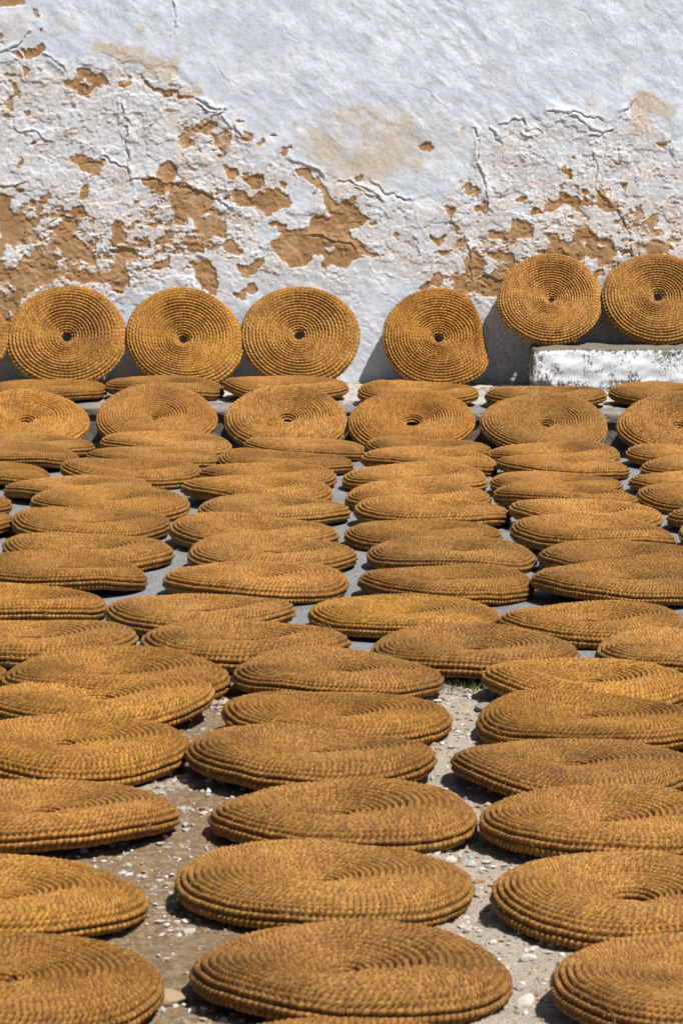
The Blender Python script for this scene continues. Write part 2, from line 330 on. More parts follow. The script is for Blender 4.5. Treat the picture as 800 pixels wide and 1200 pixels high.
def raster(polys, x0, x1, y0, y1):
    xs = np.arange(x0, x1) + .5; ys = np.arange(y0, y1) + .5
    X, Y = np.meshgrid(xs, ys, indexing='ij'); A = np.zeros_like(X, dtype=bool)
    for p in polys:
        ins = np.zeros_like(A); n = len(p)
        for i in range(n):
            ax, ay = p[i]; bx, by = p[(i+1) % n]
            if ay == by: continue
            c = (ay > Y) != (by > Y)
            ins ^= c & (X < (bx-ax)*(Y-ay)/(by-ay) + ax)
        A |= ins
    A = A.astype(np.float32)
    for ax in (0, 1):
        for _ in range(3): A = (np.roll(A, 1, ax) + 2*A + np.roll(A, -1, ax))/4
    return A
def seg_dist(U, V, pts):
    D = np.full(U.shape, 1e3, dtype=np.float32); side = np.zeros_like(D)
    for (ax, ay), (bx, by) in zip(pts[:-1], pts[1:]):
        dx, dy = bx-ax, by-ay; L = dx*dx + dy*dy
        t = np.clip(((U-ax)*dx + (V-ay)*dy)/L, 0, 1)
        d = np.hypot(U - ax - t*dx, V - ay - t*dy)
        s = np.sign((U-ax)*dy - (V-ay)*dx)*(1 if dx >= 0 else -1)
        m = d < D; D[m] = d[m]; side[m] = s[m]
    return D, side

def build_wall():
    fx = np.arange(-1.93, 1.931, .0047); fz = np.arange(.14, 2.30, .0047)
    xs = np.concatenate([[-7, -5, -3.6, -2.9, -2.5, -2.2, -2.05], fx, [2.05, 2.2, 2.5, 2.9, 3.6, 5, 7]])
    zs = np.concatenate([[-.1, .05], fz, [2.4, 2.6, 3.0, 3.6, 4.4]])
    X, Z = np.meshgrid(xs, zs, indexing='ij')
    U = 400 + X*UM; V = 447 - (Z - LEDGE_Z)*UM
    # ragged edges: warp the survey coordinates
    wu = U + 11*(fbm(U/9, V/11, 11, 4) - .5) + 9*(fbm(U/40, V/40, 12, 2) - .5)
    wv = V + 11*(fbm(U/9, V/11, 21, 4) - .5) + 9*(fbm(U/40, V/40, 22, 2) - .5)
    x0, x1, y0, y1 = -60, 860, -20, 460
    R = raster(OCHRE, x0, x1, y0, y1)
    iu = np.clip(wu - x0, 0, x1-x0-2); iv = np.clip(wv - y0, 0, y1-y0-2)
    a = iu.astype(int); b = iv.astype(int); fa = iu - a; fb = iv - b
    och = (R[a, b]*(1-fa) + R[a+1, b]*fa)*(1-fb) + (R[a, b+1]*(1-fa) + R[a+1, b+1]*fa)*fb
    for (cx, cy, rx, ry, v) in OCHRE_SPOT:
        och = och + v*np.exp(-(((wu-cx)/rx)**2 + ((wv-cy)/ry)**2)*.9)
    och = np.minimum(och, 1.05)
    for (cx, cy, rx, ry, v) in WHITE_SPOT:
        och = och - v*np.exp(-(((wu-cx)/rx)**2 + ((wv-cy)/ry)**2)*.9)
    den = np.zeros_like(U)
    for (cx, cy, rx, ry, v) in DENSE: den = den + v*np.exp(-(((U-cx)/rx)**2 + ((V-cy)/ry)**2)*.8)
    sp = fbm(U/9, V/7, 31, 5, .62)
    lo = smooth(560, 640, U)
    och = och*.92 + np.minimum(den, .4)*1.15 + (sp - .5)*(.75 + 1.9*np.minimum(den, .4)) + .07
    och = np.clip(och, 0, 1.2)
    cream = np.zeros_like(U)
    cu = U + 14*(fbm(U/14, V/14, 41, 3) - .5); cv = V + 14*(fbm(U/14, V/14, 42, 3) - .5)
    for (cx, cy, rx, ry, v) in CREAM: cream = cream + v*np.exp(-np.maximum(((cu-cx)/rx)**2 + ((cv-cy)/ry)**2 - .3, 0)**1.5*1.6)
    cream = np.clip(cream*(.55 + .9*fbm(U/7, V/7, 43, 3)), 0, 1)
    # zone of old, rough coats below the lip line
    lipu = np.array([p[0] for l in LIPS for p in l]); lipv = np.array([p[1] for l in LIPS for p in l])
    o = np.argsort(lipu, kind='stable'); lv = np.interp(U, lipu[o], lipv[o])
    rough = smooth(-8, 14, V - lv + 16*(fbm(U/25, V/25, 51, 3) - .5))
    renew = np.zeros_like(U)                                   # newer smooth limewash low on the wall
    for (cx, cy, rx, ry) in [(170,365,32,26),(465,360,55,42),(340,345,70,24),(430,420,45,50),(350,230,20,18),(312,270,14,14),(300,400,60,60),(205,395,40,50)]:
        renew = np.maximum(renew, np.exp(-(((U-cx)/rx)**2 + ((V-cy)/ry)**2)**2))
    rough = rough*(1 - .85*renew)
    och = och*(1 - .8*renew*(och < .66))
    # ---- relief in metres, positive = proud of the wall
    h = .012*(fbm(U/150, V/110, 61, 3) - .5) + .005*(fbm(U/38 + V/90, V/30, 62, 3) - .5)
    # trowel waves running down to the right in the smooth upper coat
    s = (U*.75 + V*.65); t = (U*.65 - V*.75)
    h += (1 - .5*rough)*(.25 + 1.5*fbm(U/90, V/70, 68, 2))*(.0062*(fbm(s/46, t/17, 63, 4) - .5) + (.0032)*(fbm(s/14, t/8, 64, 4) - .5))
    h += rough*(.2 + 1.5*fbm(U/55, V/45, 69, 2))*(.0050*(fbm(U/12, V/9, 65, 4, .6) - .5) + .0026*(fbm(U/4.2, V/3.6, 66, 2) - .5))
    h += .0010*(fbm(U/2.2, V/2.2, 67, 2) - .5)
    # flaking coats: terraces of old whitewash
    for sd_, sc, th, hh in ((71, 38, .52, .0028), (72, 26, .58, .0022), (73, 54, .50, .0030)):
        f = fbm(U/sc, V/(sc*.8), sd_, 5, .55)
        h += (.12 + .88*rough)*hh*smooth(th - .012, th + .006, f)
        h += (.05 + .95*rough)*.0012*np.exp(-((f - th)/.009)**2)          # curled flake lips
    lift = smooth(.40, .56, och)
    h -= .0044*lift
    h += .0022*np.exp(-((och - .44)/.05)**2)*(och < .52)
    h += lift*.0022*(fbm(U/5, V/4, 75, 3) - .5)
    # thick newer coat above the lip line
    jl = V - lv + 22*(fbm(U/18, V/18, 52, 4) - .5)
    h += .0024*(1 - smooth(-5, 3, jl))
    crackmask = np.zeros_like(U)
    ju = U + 12*(fbm(U/14, V/14, 81, 5, .6) - .5); jv = V + 12*(fbm(U/14, V/14, 82, 5, .6) - .5)
    for n, c in enumerate(CRACKS):
        D, sdn = seg_dist(ju, jv, c)
        g = np.exp(-(D/1.0)**2)
        amp = 1.0 if n < 35 else .20
        amp = amp*(.35 + 1.1*vnoise(U/7, V/7, 300 + n))
        h -= amp*.0052*g
        up = (sdn > 0)                                        # the plate above the crack stands proud
        h += amp*np.where(up, .0060, .0010)*np.exp(-(D/4.5)**2)*(1 - g)
        crackmask = np.maximum(crackmask, g*amp)
    och = np.maximum(och, .50*crackmask)
    rb = np.clip(rough*(.35 + 1.3*(fbm(U/28, V/22, 91, 4, .6) - .25)), 0, 1)
    rb = np.clip(rb*(1 - .5*(V < 0)), 0, 1)
    fade = (np.abs(X) < 1.93) & (Z < 2.3)
    Y = WALL_Y - np.where(fade, h, 0.003)
    P = np.stack([X, Y, Z], -1).reshape(-1, 3)
    F = grid_faces(len(xs), len(zs))
    C = np.stack([och, cream, rb], -1).reshape(-1, 3)
    n0 = len(P)
    # body of the wall behind the face: top, ends and back
    x0_, x1_, z0_, z1_ = -7, 7, -.1, 4.4; yf, yb = WALL_Y - .003, WALL_Y + .45
    extra = [(x0_, yf, z0_), (x1_, yf, z0_), (x1_, yf, z1_), (x0_, yf, z1_), (x0_, yb, z0_), (x1_, yb, z0_), (x1_, yb, z1_), (x0_, yb, z1_)]
    q = [(3, 2, 6, 7), (0, 3, 7, 4), (1, 5, 6, 2), (4, 7, 6, 5)]
    P = np.vstack([P, extra]); F = np.vstack([F, np.array(q) + n0]); C = np.vstack([C, np.tile([0, 0, .3], (8, 1))])
    me = np_mesh('plaster_wall', P, F)
    color_attr(me, 'wear', C)
    w = link('plaster_wall', me, M_WALL)
    tag(w, 'old whitewashed plaster wall peeling to bare ochre render behind all the mats', 'wall')
    return w
build_wall()

# ---------------------------------------------------------------- raised step along the foot of the wall
def build_ledge():
    xs = np.concatenate([[-7, -4, -2.6], np.arange(-2.0, 2.001, .011), [2.6, 4, 7]])
    prof = [(d, LEDGE_Z, 0) for d in np.arange(1.0, .0145, -.0095)]          # top, distance behind the front line
    prof = [(1.25, LEDGE_Z, 0), (1.12, LEDGE_Z, 0)] + prof + [(1.0, 0, 0)][:0]
    prof = [(1.98, LEDGE_Z, 0), (1.80, LEDGE_Z, 0)] + [(d, LEDGE_Z, 0) for d in np.arange(1.72, .016, -.009)]
    for a in np.linspace(0, math.pi/2, 5): prof.append((.012*(1 - math.sin(a)), LEDGE_Z - .012*(1 - math.cos(a)), 1))
    for z in np.arange(LEDGE_Z - .02, .125, -.008): prof.append((.0, z, 1))
    for z in np.arange(.122, -.04, -.008): prof.append((.011, z, 2))
    prof.append((.011, -.06, 2))
    pr = np.array(prof)
    X, I = np.meshgrid(xs, np.arange(len(pr)), indexing='ij')
    D = pr[I, 0]; Zc = pr[I, 1]; K = pr[I, 2]
    Y = kerb_y(X) + D
    Y = np.minimum(Y, WALL_Y + .10)
    nz = .010*(fbm(X/.16, Y/.10, 101, 4, .6) - .5) + .007*smooth(.5, .53, fbm(X/.11, Y/.07, 102, 4, .55)) + .004*(fbm(X/.03, Y/.02, 103, 3) - .5)
    top = (K == 0)
    near = smooth(.25, .6, Y - kerb_y(X))
    Zc = Zc + np.where(top, nz*(.35 + .9*near) - .003, 0)
    ny = .012*(fbm(X/.2, Zc/.08, 104, 3) - .5) + .006*(fbm(X/.04, Zc/.03, 105, 3) - .5)
    chip = .014*smooth(.60, .70, fbm(X/.09, Zc/.06, 106, 3))
    Y = Y + np.where(K > 0, ny + chip*(K < 2), 0)
    Zc = Zc - np.where(K == 1, chip*.6, 0)
    white = np.where(top, .36 + .22*near, np.where(K == 1, .18, .05))
    white = white + .0*smooth(.0, .06, D)*top*(D < .12)
    P = np.stack([X, Y, Zc], -1).reshape(-1, 3)
    C = np.stack([white, white*0, white*0], -1).reshape(-1, 3)
    me = np_mesh('raised_step', P, grid_faces(len(xs), len(pr))[:, ::-1])
    color_attr(me, 'wear', C)
    tag(link('raised_step', me, M_LEDGE), 'low limewashed step with worn grey edge running along the wall', kind='structure')
build_ledge()

# ---------------------------------------------------------------- ground
def ground_h(X, Y):
    edge = 9.62 + .10*(fbm(X/.22, Y*0, 110, 3) - .5)*2
    dirt = 1 - smooth(-.05, .05, Y - edge)
    con = .004*(fbm(X/.5, Y/.5, 111, 3) - .5)
    d = -.014 + .026*(fbm(X/.20, Y/.20, 112, 4, .55) - .5) +   .016*(fbm(X/.04, Y/.04, 113, 3) - .5)
    return con*(1-dirt) + d*dirt, dirt
def build_ground():
    xs = np.concatenate([[-150, -40, -12, -5, -3, -2.2], np.arange(-1.8, 1.801, .014), [2.2, 3, 5, 12, 40, 150]])
    ys = np.concatenate([[-150, -40, -8, 0, 3, 4.6], np.arange(5.2, 9.9, .014), np.arange(9.93, 17.9, .06), [18.2, 20, 30, 60, 150]])
    X, Y = np.meshgrid(xs, ys, indexing='ij')
    Z, dirt = ground_h(X, Y)
    out = (np.abs(X) > 1.9) | (Y < 5.1); Z = np.where(out, -.012*dirt, Z)
    pale = fbm(X/.30, Y/.25, 115, 4, .6) + .36*np.exp(-((X - .33)/.2)**2) + .05*(Y > 8.2)
    pale = np.clip((pale - .45 - .10*(X < .12))*3, 0, 1)
    me = np_mesh('ground', np.stack([X, Y, Z], -1).reshape(-1, 3), grid_faces(len(xs), len(ys)))
    color_attr(me, 'wear', np.stack([dirt, pale, dirt*0], -1).reshape(-1, 3))
    tag(link('ground', me, M_GROUND), 'grey concrete yard giving way to brown stony dirt in front', kind='structure')
build_ground()

ICO_V = None
def ico():
    import bmesh
    bm = bmesh.new(); bmesh.ops.create_icosphere(bm, subdivisions=1, radius=1.0)
    v = np.array([x.co[:] for x in bm.verts]); f = np.array([[q.index for q in p.verts] for p in bm.faces]); bm.free(); return v, f
IV, IF = ico()
TONES = np.array([(.62,.61,.60),(.50,.48,.45),(.38,.36,.34),(.40,.31,.21),(.30,.21,.13),(.70,.68,.66),(.44,.44,.45),(.33,.20,.12)])
def gravel():
    rs = np.random.RandomState(5); n = 16000
    x = rs.uniform(-1.75, 1.75, n*3); y = rs.uniform(5.3, 9.68, n*3)
    dens = fbm(x/.30, y/.25, 115, 4, .6) + .36*np.exp(-((x - .33)/.2)**2) + .10*(y > 8.2)
    keep = rs.rand(n*3) < np.clip((dens - .36)*3.2, .22, 1); x = x[keep][:n]; y = y[keep][:n]; n = len(x)
    r = .0022 + .0075*rs.rand(n)**2.8
    z, _ = ground_h(x, y)
    sc = np.stack([r*rs.uniform(.8, 1.5, n), r*rs.uniform(.8, 1.5, n), r*rs.uniform(.45, .9, n)], -1)
    V = IV[None]*(1 + .30*rs.randn(n, len(IV), 1)) * sc[:, None]
    a = rs.uniform(0, 6.28, n); ca, sa = np.cos(a)[:, None], np.sin(a)[:, None]
    X = V[..., 0]*ca - V[..., 1]*sa + x[:, None]; Y = V[..., 0]*sa + V[..., 1]*ca + y[:, None]; Z = V[..., 2] + (z + r*.25)[:, None]
    P = np.stack([X, Y, Z], -1).reshape(-1, 3)
    F = (IF[None] + (np.arange(n)*len(IV))[:, None, None]).reshape(-1, 3)
    pick = rs.choice(len(TONES), n, p=[.15, .21, .14, .17, .10, .08, .10, .05])
    C = np.repeat(TONES[pick]*rs.uniform(.8, 1.15, (n, 1)), len(IV), 0)
    me = np_mesh('gravel', P, F); me.polygons.foreach_set('use_smooth', np.zeros(len(F), dtype=bool))
    color_attr(me, 'tone', C)
    tag(link('gravel', me, M_STONE), 'loose pale gravel and grit scattered over the brown dirt', 'gravel', kind='stuff')
gravel()

import bmesh
def loose_stone(x, y, rx, ry, rz, tone, label, seed):
    bm = bmesh.new(); bmesh.ops.create_icosphere(bm, subdivisions=3, radius=1.0)
    P = np.array([v.co[:] for v in bm.verts]); F = np.array([[q.index for q in p.verts] for p in bm.faces]); bm.free()
    rs = np.random.RandomState(seed)
    for _ in range(14):                                         # knock flat facets off
        d = rs.randn(3); d /= np.linalg.norm(d); c = rs.uniform(.62, .86); e = P @ d; P = P - np.where(e > c, e - c, 0)[:, None]*d
    P = P*(1 + .05*rs.randn(len(P), 1)*.4) * np.array([rx, ry, rz])
    a = rs.uniform(-.5, .5); P = P @ np.array([[math.cos(a), math.sin(a), 0], [-math.sin(a), math.cos(a), 0], [0, 0, 1]])
    z, _ = ground_h(np.array([x]), np.array([y]))
    me = np_mesh('stone', P, F); color_attr(me, 'tone', np.tile(tone, (len(P), 1)))
    o = link('stone', me, M_STONE); o.location = (x, y, float(z[0]) + rz*.35)
    tag(o, label, 'stone', 'larger loose stones between the front mats')
loose_stone(-.330, 6.19, .046, .040, .018, (.36, .27, .17), 'broad flat tan stone between the two nearest mats at the lower left', 1)
loose_stone(.352, 6.20, .021, .018, .015, (.66, .60, .56), 'pinkish white stone just right of the nearest whole middle mat', 2)
loose_stone(.244, 7.33, .018, .015, .013, (.60, .55, .50), 'small pale stone where two middle mats meet, third gap from the front', 3)
loose_stone(.290, 7.30, .014, .012, .010, (.45, .44, .44), 'small grey stone beside the pale one in the right-hand gap', 4)
loose_stone(.375, 6.52, .020, .012, .010, (.52, .50, .48), 'flat grey chip lying in the gravel right of the nearest middle mat', 5)
loose_stone(.345, 7.06, .016, .014, .009, (.58, .56, .55), 'pale rounded pebble in the middle of the right-hand gap', 6)
loose_stone(.405, 9.28, .034, .040, .012, (.27, .25, .22), 'half buried grey stone under the rim by the grass tuft', 7)
loose_stone(-.265, 6.00, .016, .013, .010, (.60, .56, .52), 'whitish pebble at the very bottom left of the nearest middle mat', 8)
loose_stone(-.505, 6.60, .013, .012, .009, (.62, .50, .40), 'small pink tan pebble in the left-hand gap', 9)
loose_stone(-.395, 9.33, .055, .045, .014, (.30, .25, .19), 'low broad dusty rock at the edge of the concrete on the left', 10)

def grass():
    rs = np.random.RandomState(3); P = []; F = []
    for _ in range(90):
        x = .36 + .07*rs.randn(); y = 9.56 + .03*rs.randn(); hgt = rs.uniform(.012, .035); a = rs.uniform(0, 6.28); w = .0016
        lx, ly = rs.randn(2)*.012
        n = len(P); c, s = math.cos(a)*w, math.sin(a)*w
        z = -.012
        P += [(x-c, y-s, z), (x+c, y+s, z), (x-c*.8+lx*.4, y-s*.8+ly*.4, z+hgt*.6), (x+c*.8+lx*.4, y+s*.8+ly*.4, z+hgt*.6), (x+lx, y+ly, z+hgt), (x+lx+.0004, y+ly, z+hgt)]
        F += [(n, n+1, n+3, n+2), (n+2, n+3, n+5, n+4)]
    tag(link('grass', np_mesh('grass', np.array(P), np.array(F)), M_GRASS), 'small tuft of green grass at the broken concrete edge', 'grass', kind='stuff')
grass()

# ---------------------------------------------------------------- whitewashed block
def build_block():
    bm = bmesh.new(); bmesh.ops.create_cube(bm, size=1.0)
    L, Dp, H = 1.30, .40, BLOCK_Z - LEDGE_Z + .01
    for v in bm.verts: v.co.x *= L; v.co.y *= Dp; v.co.z *= H
    bmesh.ops.bevel(bm, geom=list(bm.edges), offset=.036, segments=4, profile=.55, affect='EDGES')
    bm.faces.ensure_lookup_table()
    big = [e for e in bm.edges if e.calc_length() > .03]
    for _ in range(6):
        big = [e for e in bm.edges if e.calc_length() > .016]
        if not big or len(bm.verts) > 26000: break
        bmesh.ops.subdivide_edges(bm, edges=big, cuts=1, use_grid_fill=True)
    bmesh.ops.triangulate(bm, faces=bm.faces)
    bm.normal_update()
    wear = []
    P = np.array([v.co[:] for v in bm.verts]); N = np.array([v.normal[:] for v in bm.verts])
    F = np.array([[q.index for q in p.verts] for p in bm.faces]); bm.free()
    n = .020*(fbm(P[:, 0]/.12 + P[:, 1]/.1, P[:, 2]/.08 + P[:, 1]/.15, 121, 3) - .5) + .007*(fbm(P[:, 0]/.03 + P[:, 1]/.03, P[:, 2]/.03, 122, 3) - .5)
    ex = np.minimum.reduce([np.abs(np.abs(P[:, 0]) - L/2) + np.abs(np.abs(P[:, 2]) - H/2), np.abs(np.abs(P[:, 1]) - Dp/2) + np.abs(np.abs(P[:, 2]) - H/2)])
    chip = .022*smooth(.48, .60, fbm(P[:, 0]/.05, P[:, 2]/.05 + P[:, 1]/.05, 123, 3))*np.exp(-ex/.035)
    P2 = P + N*(n - chip)[:, None]
    wear = .35 + .20*np.exp(-ex/.03) + .45*(N[:, 2] > .6) + .16*(P[:, 2] < -H*.25) + .25*(N[:, 0] < -.6)
    me = np_mesh('white_block', P2, F); color_attr(me, 'wear', np.repeat(wear[:, None], 3, 1))
    o = link('whitewashed_block', me, M_BLOCK)
    o.location = (.998 + L/2, WALL_Y - .01 - .26, LEDGE_Z - .006 + H/2 - .002)
    o.rotation_euler = (0, math.radians(-.5), math.radians(-1.2))
    tag(o, 'long whitewashed stone block with rounded worn corners carrying two propped mats', 'block')
build_block()

# ---------------------------------------------------------------- coiled esparto press mats
def pitch_table(p): return np.concatenate([[0], np.cumsum(p*(.74 + .26*np.minimum(1, np.arange(100)/9.)))])   # coils run finer towards the hole
R0 = .300; HOLE = .030
def mat_shape(seed, thick=.054, fold=0, warp=1.0, hole=1.0, dish=1.0, lop=0.0):
    """returns function (t,v,s,theta)->xyz for a pouch-like coiled mat of radius R0"""
    rs = np.random.RandomState(seed)
    ph = rs.uniform(0, 6.28, 8); a2 = warp*rs.uniform(.004, .011); a3 = warp*rs.uniform(.002, .006); a1 = warp*rs.uniform(-.008, .008)
    dz = min(.019, dish*rs.uniform(.008, .018)); o2 = rs.uniform(.004, .022) + lop; o3 = rs.uniform(.003, .009); rh = HOLE*hole*rs.uniform(.85, 1.15)
    hx, hy = rs.uniform(-.012, .012, 2)
    # half profile: hole wall -> top -> rim -> underside -> hole wall
    tc = thick*.5
    pts = []
    for a in np.linspace(-.9, 1.2, 6): pts.append((rh + .012 - .012*math.cos(a), tc*.9 + .012*math.sin(a) - .004 - dz*.85))
    sh = rs.uniform(.070, .095)                                # width of the sloping shoulder
    for r in np.linspace(rh + .022, R0 - sh, 30):
        q = r/R0; pts.append((r, tc + (thick - tc)*min(1, .3 + 1.25*q) + .003*math.sin(q*9 + ph[6]) - dz*(1 - q)**1.5))
    z1 = pts[-1][1]; zr = .017
    for a in np.linspace(0, math.pi/2, 14)[1:]: pts.append((R0 - sh + sh*math.sin(a)**.9, zr + (z1 - zr)*math.cos(a)**.9))
    for a in np.linspace(0, math.pi/2, 7)[1:]: pts.append((R0 - .015 + .015*math.cos(a), zr - zr*.9*math.sin(a)))
    zb = pts[-1][1]
    for r in np.linspace(R0 - .022, rh + .01, 12): pts.append((r, zb - .001))
    pts = np.array(pts); sl = np.concatenate([[0], np.cumsum(np.hypot(*np.diff(pts, axis=0).T))])
    tan = np.gradient(pts, axis=0); tan /= np.hypot(*tan.T)[:, None]; nor = np.stack([-tan[:, 1], tan[:, 0]], -1)
    srim = np.interp(0, [0], [0])
    kk = np.argmin(pts[:, 1] * 0 - pts[:, 0] * 1.0)              # outermost point
    def ev(s, th, bump):
        r = np.interp(s, sl, pts[:, 0]) + bump*np.interp(s, sl, nor[:, 0])
        z = np.interp(s, sl, pts[:, 1]) + bump*np.interp(s, sl, nor[:, 1])
        q = r/R0
        r = r*(1 + q*q*(o2*np.cos(2*(th - ph[0])) + o3*np.cos(3*(th - ph[1])) + .004*np.cos(5*(th - ph[2]))))
        x = r*np.cos(th) + hx*(1-q); y = r*np.sin(th) + hy*(1-q)
        z = z + a2*q*q*np.cos(2*(th - ph[3])) + a3*q**3*np.cos(3*(th - ph[4])) + a1*q*np.cos(th - ph[5])
        z = z + .006*warp*(fbm(x/.12 + seed*3.1, y/.12, seed + 200, 3) - .5)*1.6
        if fold == 1:                                          # right side bent back in a fold
            e = np.clip(x - .175 + .10*y, 0, 1); z = z - 3.2*e*e; x = x - e*(.22 + .42*smooth(-.16, .10, y)) + .012*np.sin((y - .02)*16)*np.clip((x-.12)/.12, 0, 1)
        if fold == 2:                                          # one end curled up
            e = np.clip(x - .06, 0, 1); z = z + .26*e*e
        return np.stack([x, y, z], -1)
    return ev, sl, pts, kk
def coil_grid(ev, sl, pts, s0, s1, m, J, seed, PT, strands=True):
    KT = np.arange(len(PT)); PT_ = float(PT[-1] - PT[-2])
    rs = np.random.RandomState(seed + 50)
    turn0 = float(np.interp(s0, PT, KT)); n = int(np.interp(s1, PT, KT) - turn0); I = n*m + 1
    i = np.arange(I); j = np.arange(J)
    i2 = np.arange(I + m)
    frac = (i2 % m)/m; turn = i2//m
    Ig, Jg = np.meshgrid(i, j, indexing='ij')
    s = np.interp(turn0 + Ig/m + Jg/J, KT, PT)
    th = Jg/J*2*math.pi
    T = Ig//m + Jg/J; v = (Ig % m)/m
    tt = np.arange(0, n + 2.01, .02); rr = np.interp(np.interp(turn0 + tt + .5, KT, PT), sl, pts[:, 0])
    Uc = np.concatenate([[0], np.cumsum(rr[:-1]*.02*2*math.pi)])
    u = np.interp(T, tt, Uc)
    u = u + .004*(vnoise(T*9.0, T*0 + .5, seed + 7) - .5)*4
    L = (1.32 if PT_ > .0159 else .98)*PT_
    q = u/L + .6*(v - .5)
    prof = np.abs(np.sin(math.pi*v))**.85
    idx = np.floor(q).astype(int)
    rnd = rs.rand(4096)[idx % 4096]
    strand = np.abs(np.sin(math.pi*(q - idx)))**.8
    amp = .0112*(PT_/.0175)**.8*(.92 + .16*vnoise(T*2.3, v*0 + 3.5, seed + 9))
    ks = .58 if PT_ > .0159 else .44
    bump = prof*(amp*(1 - ks + ks*strand) + (rnd - .5)*.0018) - .0028*(v == 0)
    bump = bump + .0005*(vnoise(u/.006, Ig*1.0, seed + 10) - .5)*2
    if not strands: bump = prof*amp*.8
    P = ev(s, th, bump)
    a = Ig[:-1, :]*J + Jg[:-1, :]; b = (Ig[:-1, :]+1)*J + Jg[:-1, :]
    jn = (Jg[:-1, :] + 1) % J; wrap = (Jg[:-1, :] + 1)//J
    c_i = Ig[:-1, :] + 1 + wrap*m; d_i = Ig[:-1, :] + wrap*m
    ok = (c_i < I)
    c = c_i*J + jn; d = d_i*J + jn
    F = np.stack([a, b, c, d], -1)[ok]
    # loop uv: keep continuous across the closing seam
    UV = np.stack([u, T*0 + (Ig//m) + v], -1)
    u = u*.027/L; Uc = Uc*.027/L
    uf = u.reshape(-1); vf = (Ig/m).reshape(-1)
    fu = uf[F]; fv = vf[F]
    wr = np.broadcast_to(wrap, ok.shape)[ok] == 1
    uu = fu.copy(); vv = fv.copy()
    vv[wr, 2] -= 1; vv[wr, 3] -= 1
    # points on the first line of the next coil belong to the next turn: shift u back one turn
    fi = (Ig[:-1, :])[ok]; last = (fi % m) == m-1
    ub = np.interp(T[:-1, :][ok], tt, Uc)
    uc = np.interp(T[:-1, :][ok] + 1.0/J, tt, Uc)
    uu[last, 1] = ub[last]; uu[last, 2] = uc[last]
    uu[wr, 3] = uc[wr]; uu[wr & ~last, 2] = uc[wr & ~last]
    return P.reshape(-1, 3), F[:, ::-1], np.stack([uu, vv], -1)[:, ::-1]
def finish_layer(name, P, F, UV):
    me = np_mesh(name, P, F)
    if len(me.polygons) == len(F):
        l = me.uv_layers.new(name='rope'); l.data.foreach_set('uv', np.ascontiguousarray(UV, dtype=np.float32).ravel())
    me.materials.append(M_STRAW); return me
def fibres(ev, sl, pts, seed, s_rim, n=260):
    rs = np.random.RandomState(seed + 90); P = []; F = []
    for _ in range(n):
        s = s_rim*(rs.rand()**.6)*1.12; th = rs.uniform(0, 6.28)
        b = ev(np.array([s]), np.array([th]), np.array([.005]))[0]; nr = ev(np.array([s]), np.array([th]), np.array([.015]))[0] - b
        nr = nr/np.linalg.norm(nr)
        d = rs.randn(3); d -= nr*(d @ nr); d /= np.linalg.norm(d); L = rs.uniform(.008, .026); w = .00045
        sd_ = np.cross(d, nr)*w
        k = len(P)
        p0 = b - nr*.002; p1 = b + d*L*.5 + nr*rs.uniform(.001, .005); p2 = b + d*L + nr*rs.uniform(-.002, .010) + rs.randn(3)*.002
        P += [p0 - sd_, p0 + sd_, p0 + nr*w, p1 - sd_, p1 + sd_, p1 + nr*w, p2]
        F += [(k, k+1, k+4), (k, k+4, k+3), (k+1, k+2, k+5), (k+1, k+5, k+4), (k+2, k, k+3), (k+2, k+3, k+5), (k+3, k+4, k+6), (k+4, k+5, k+6), (k+5, k+3, k+6)]
    me = np_mesh('stray_fibres', np.array(P), np.array(F)); me.materials.append(M_FIBRE); return me

VAR = {}
def variant(key, **kw):
    seed = kw.pop('seed'); PT = pitch_table(kw.pop('pitch', .0142)); P_ = float(PT[-1] - PT[-2])
    ev, sl, pts, kk = mat_shape(seed, **kw)
    s_rim = sl[kk]
    s_end = s_rim + .020
    P, F, UV = coil_grid(ev, sl, pts, 0.0, s_end + P_, 5, 410, seed, PT)
    ts = PT[int(np.interp(s_end + P_, PT, np.arange(len(PT))))]
    P2, F2, UV2 = coil_grid(ev, sl, pts, ts - P_*.95, sl[-1], 3, 180, seed + 1, PT)
    VAR[key] = dict(up=finish_layer('upper_layer', P, F, UV), low=finish_layer('under_layer', P2, F2, UV2), fib=fibres(ev, sl, pts, seed, s_rim),
                    pts=np.vstack([P[::7], P2[::5]]))
for k in range(7): variant(k, seed=11 + k*3, hole=.5 + .05*k, pitch=[.0142, .0150, .0138, .0158, .0144, .0150, .0140][k])
variant('dished', pitch=.0145, seed=77, hole=1.35, dish=2.2, warp=.7)
variant('fold', pitch=.0165, seed=83, hole=1.05, fold=1, warp=.5, thick=.048)
variant('curl', seed=91, fold=2, warp=.8)
variant('leanA', pitch=.0178, seed=104, lop=.010, warp=.8, hole=1.12)
variant('leanB', pitch=.0168, seed=119, lop=.014, warp=.9, hole=.95)
variant('leanC', pitch=.0160, seed=131, lop=.018, warp=.9, hole=.75)
variant('leanD', pitch=.0172, seed=140, lop=.016, warp=.9, hole=1.1)
print('variants', sum(len(v['up'].polygons)*2 + len(v['low'].polygons)*2 for v in VAR.values()), [(o.name, len(o.data.polygons)) for o in COL.objects if o.type == 'MESH' and len(o.data.polygons) > 9000])

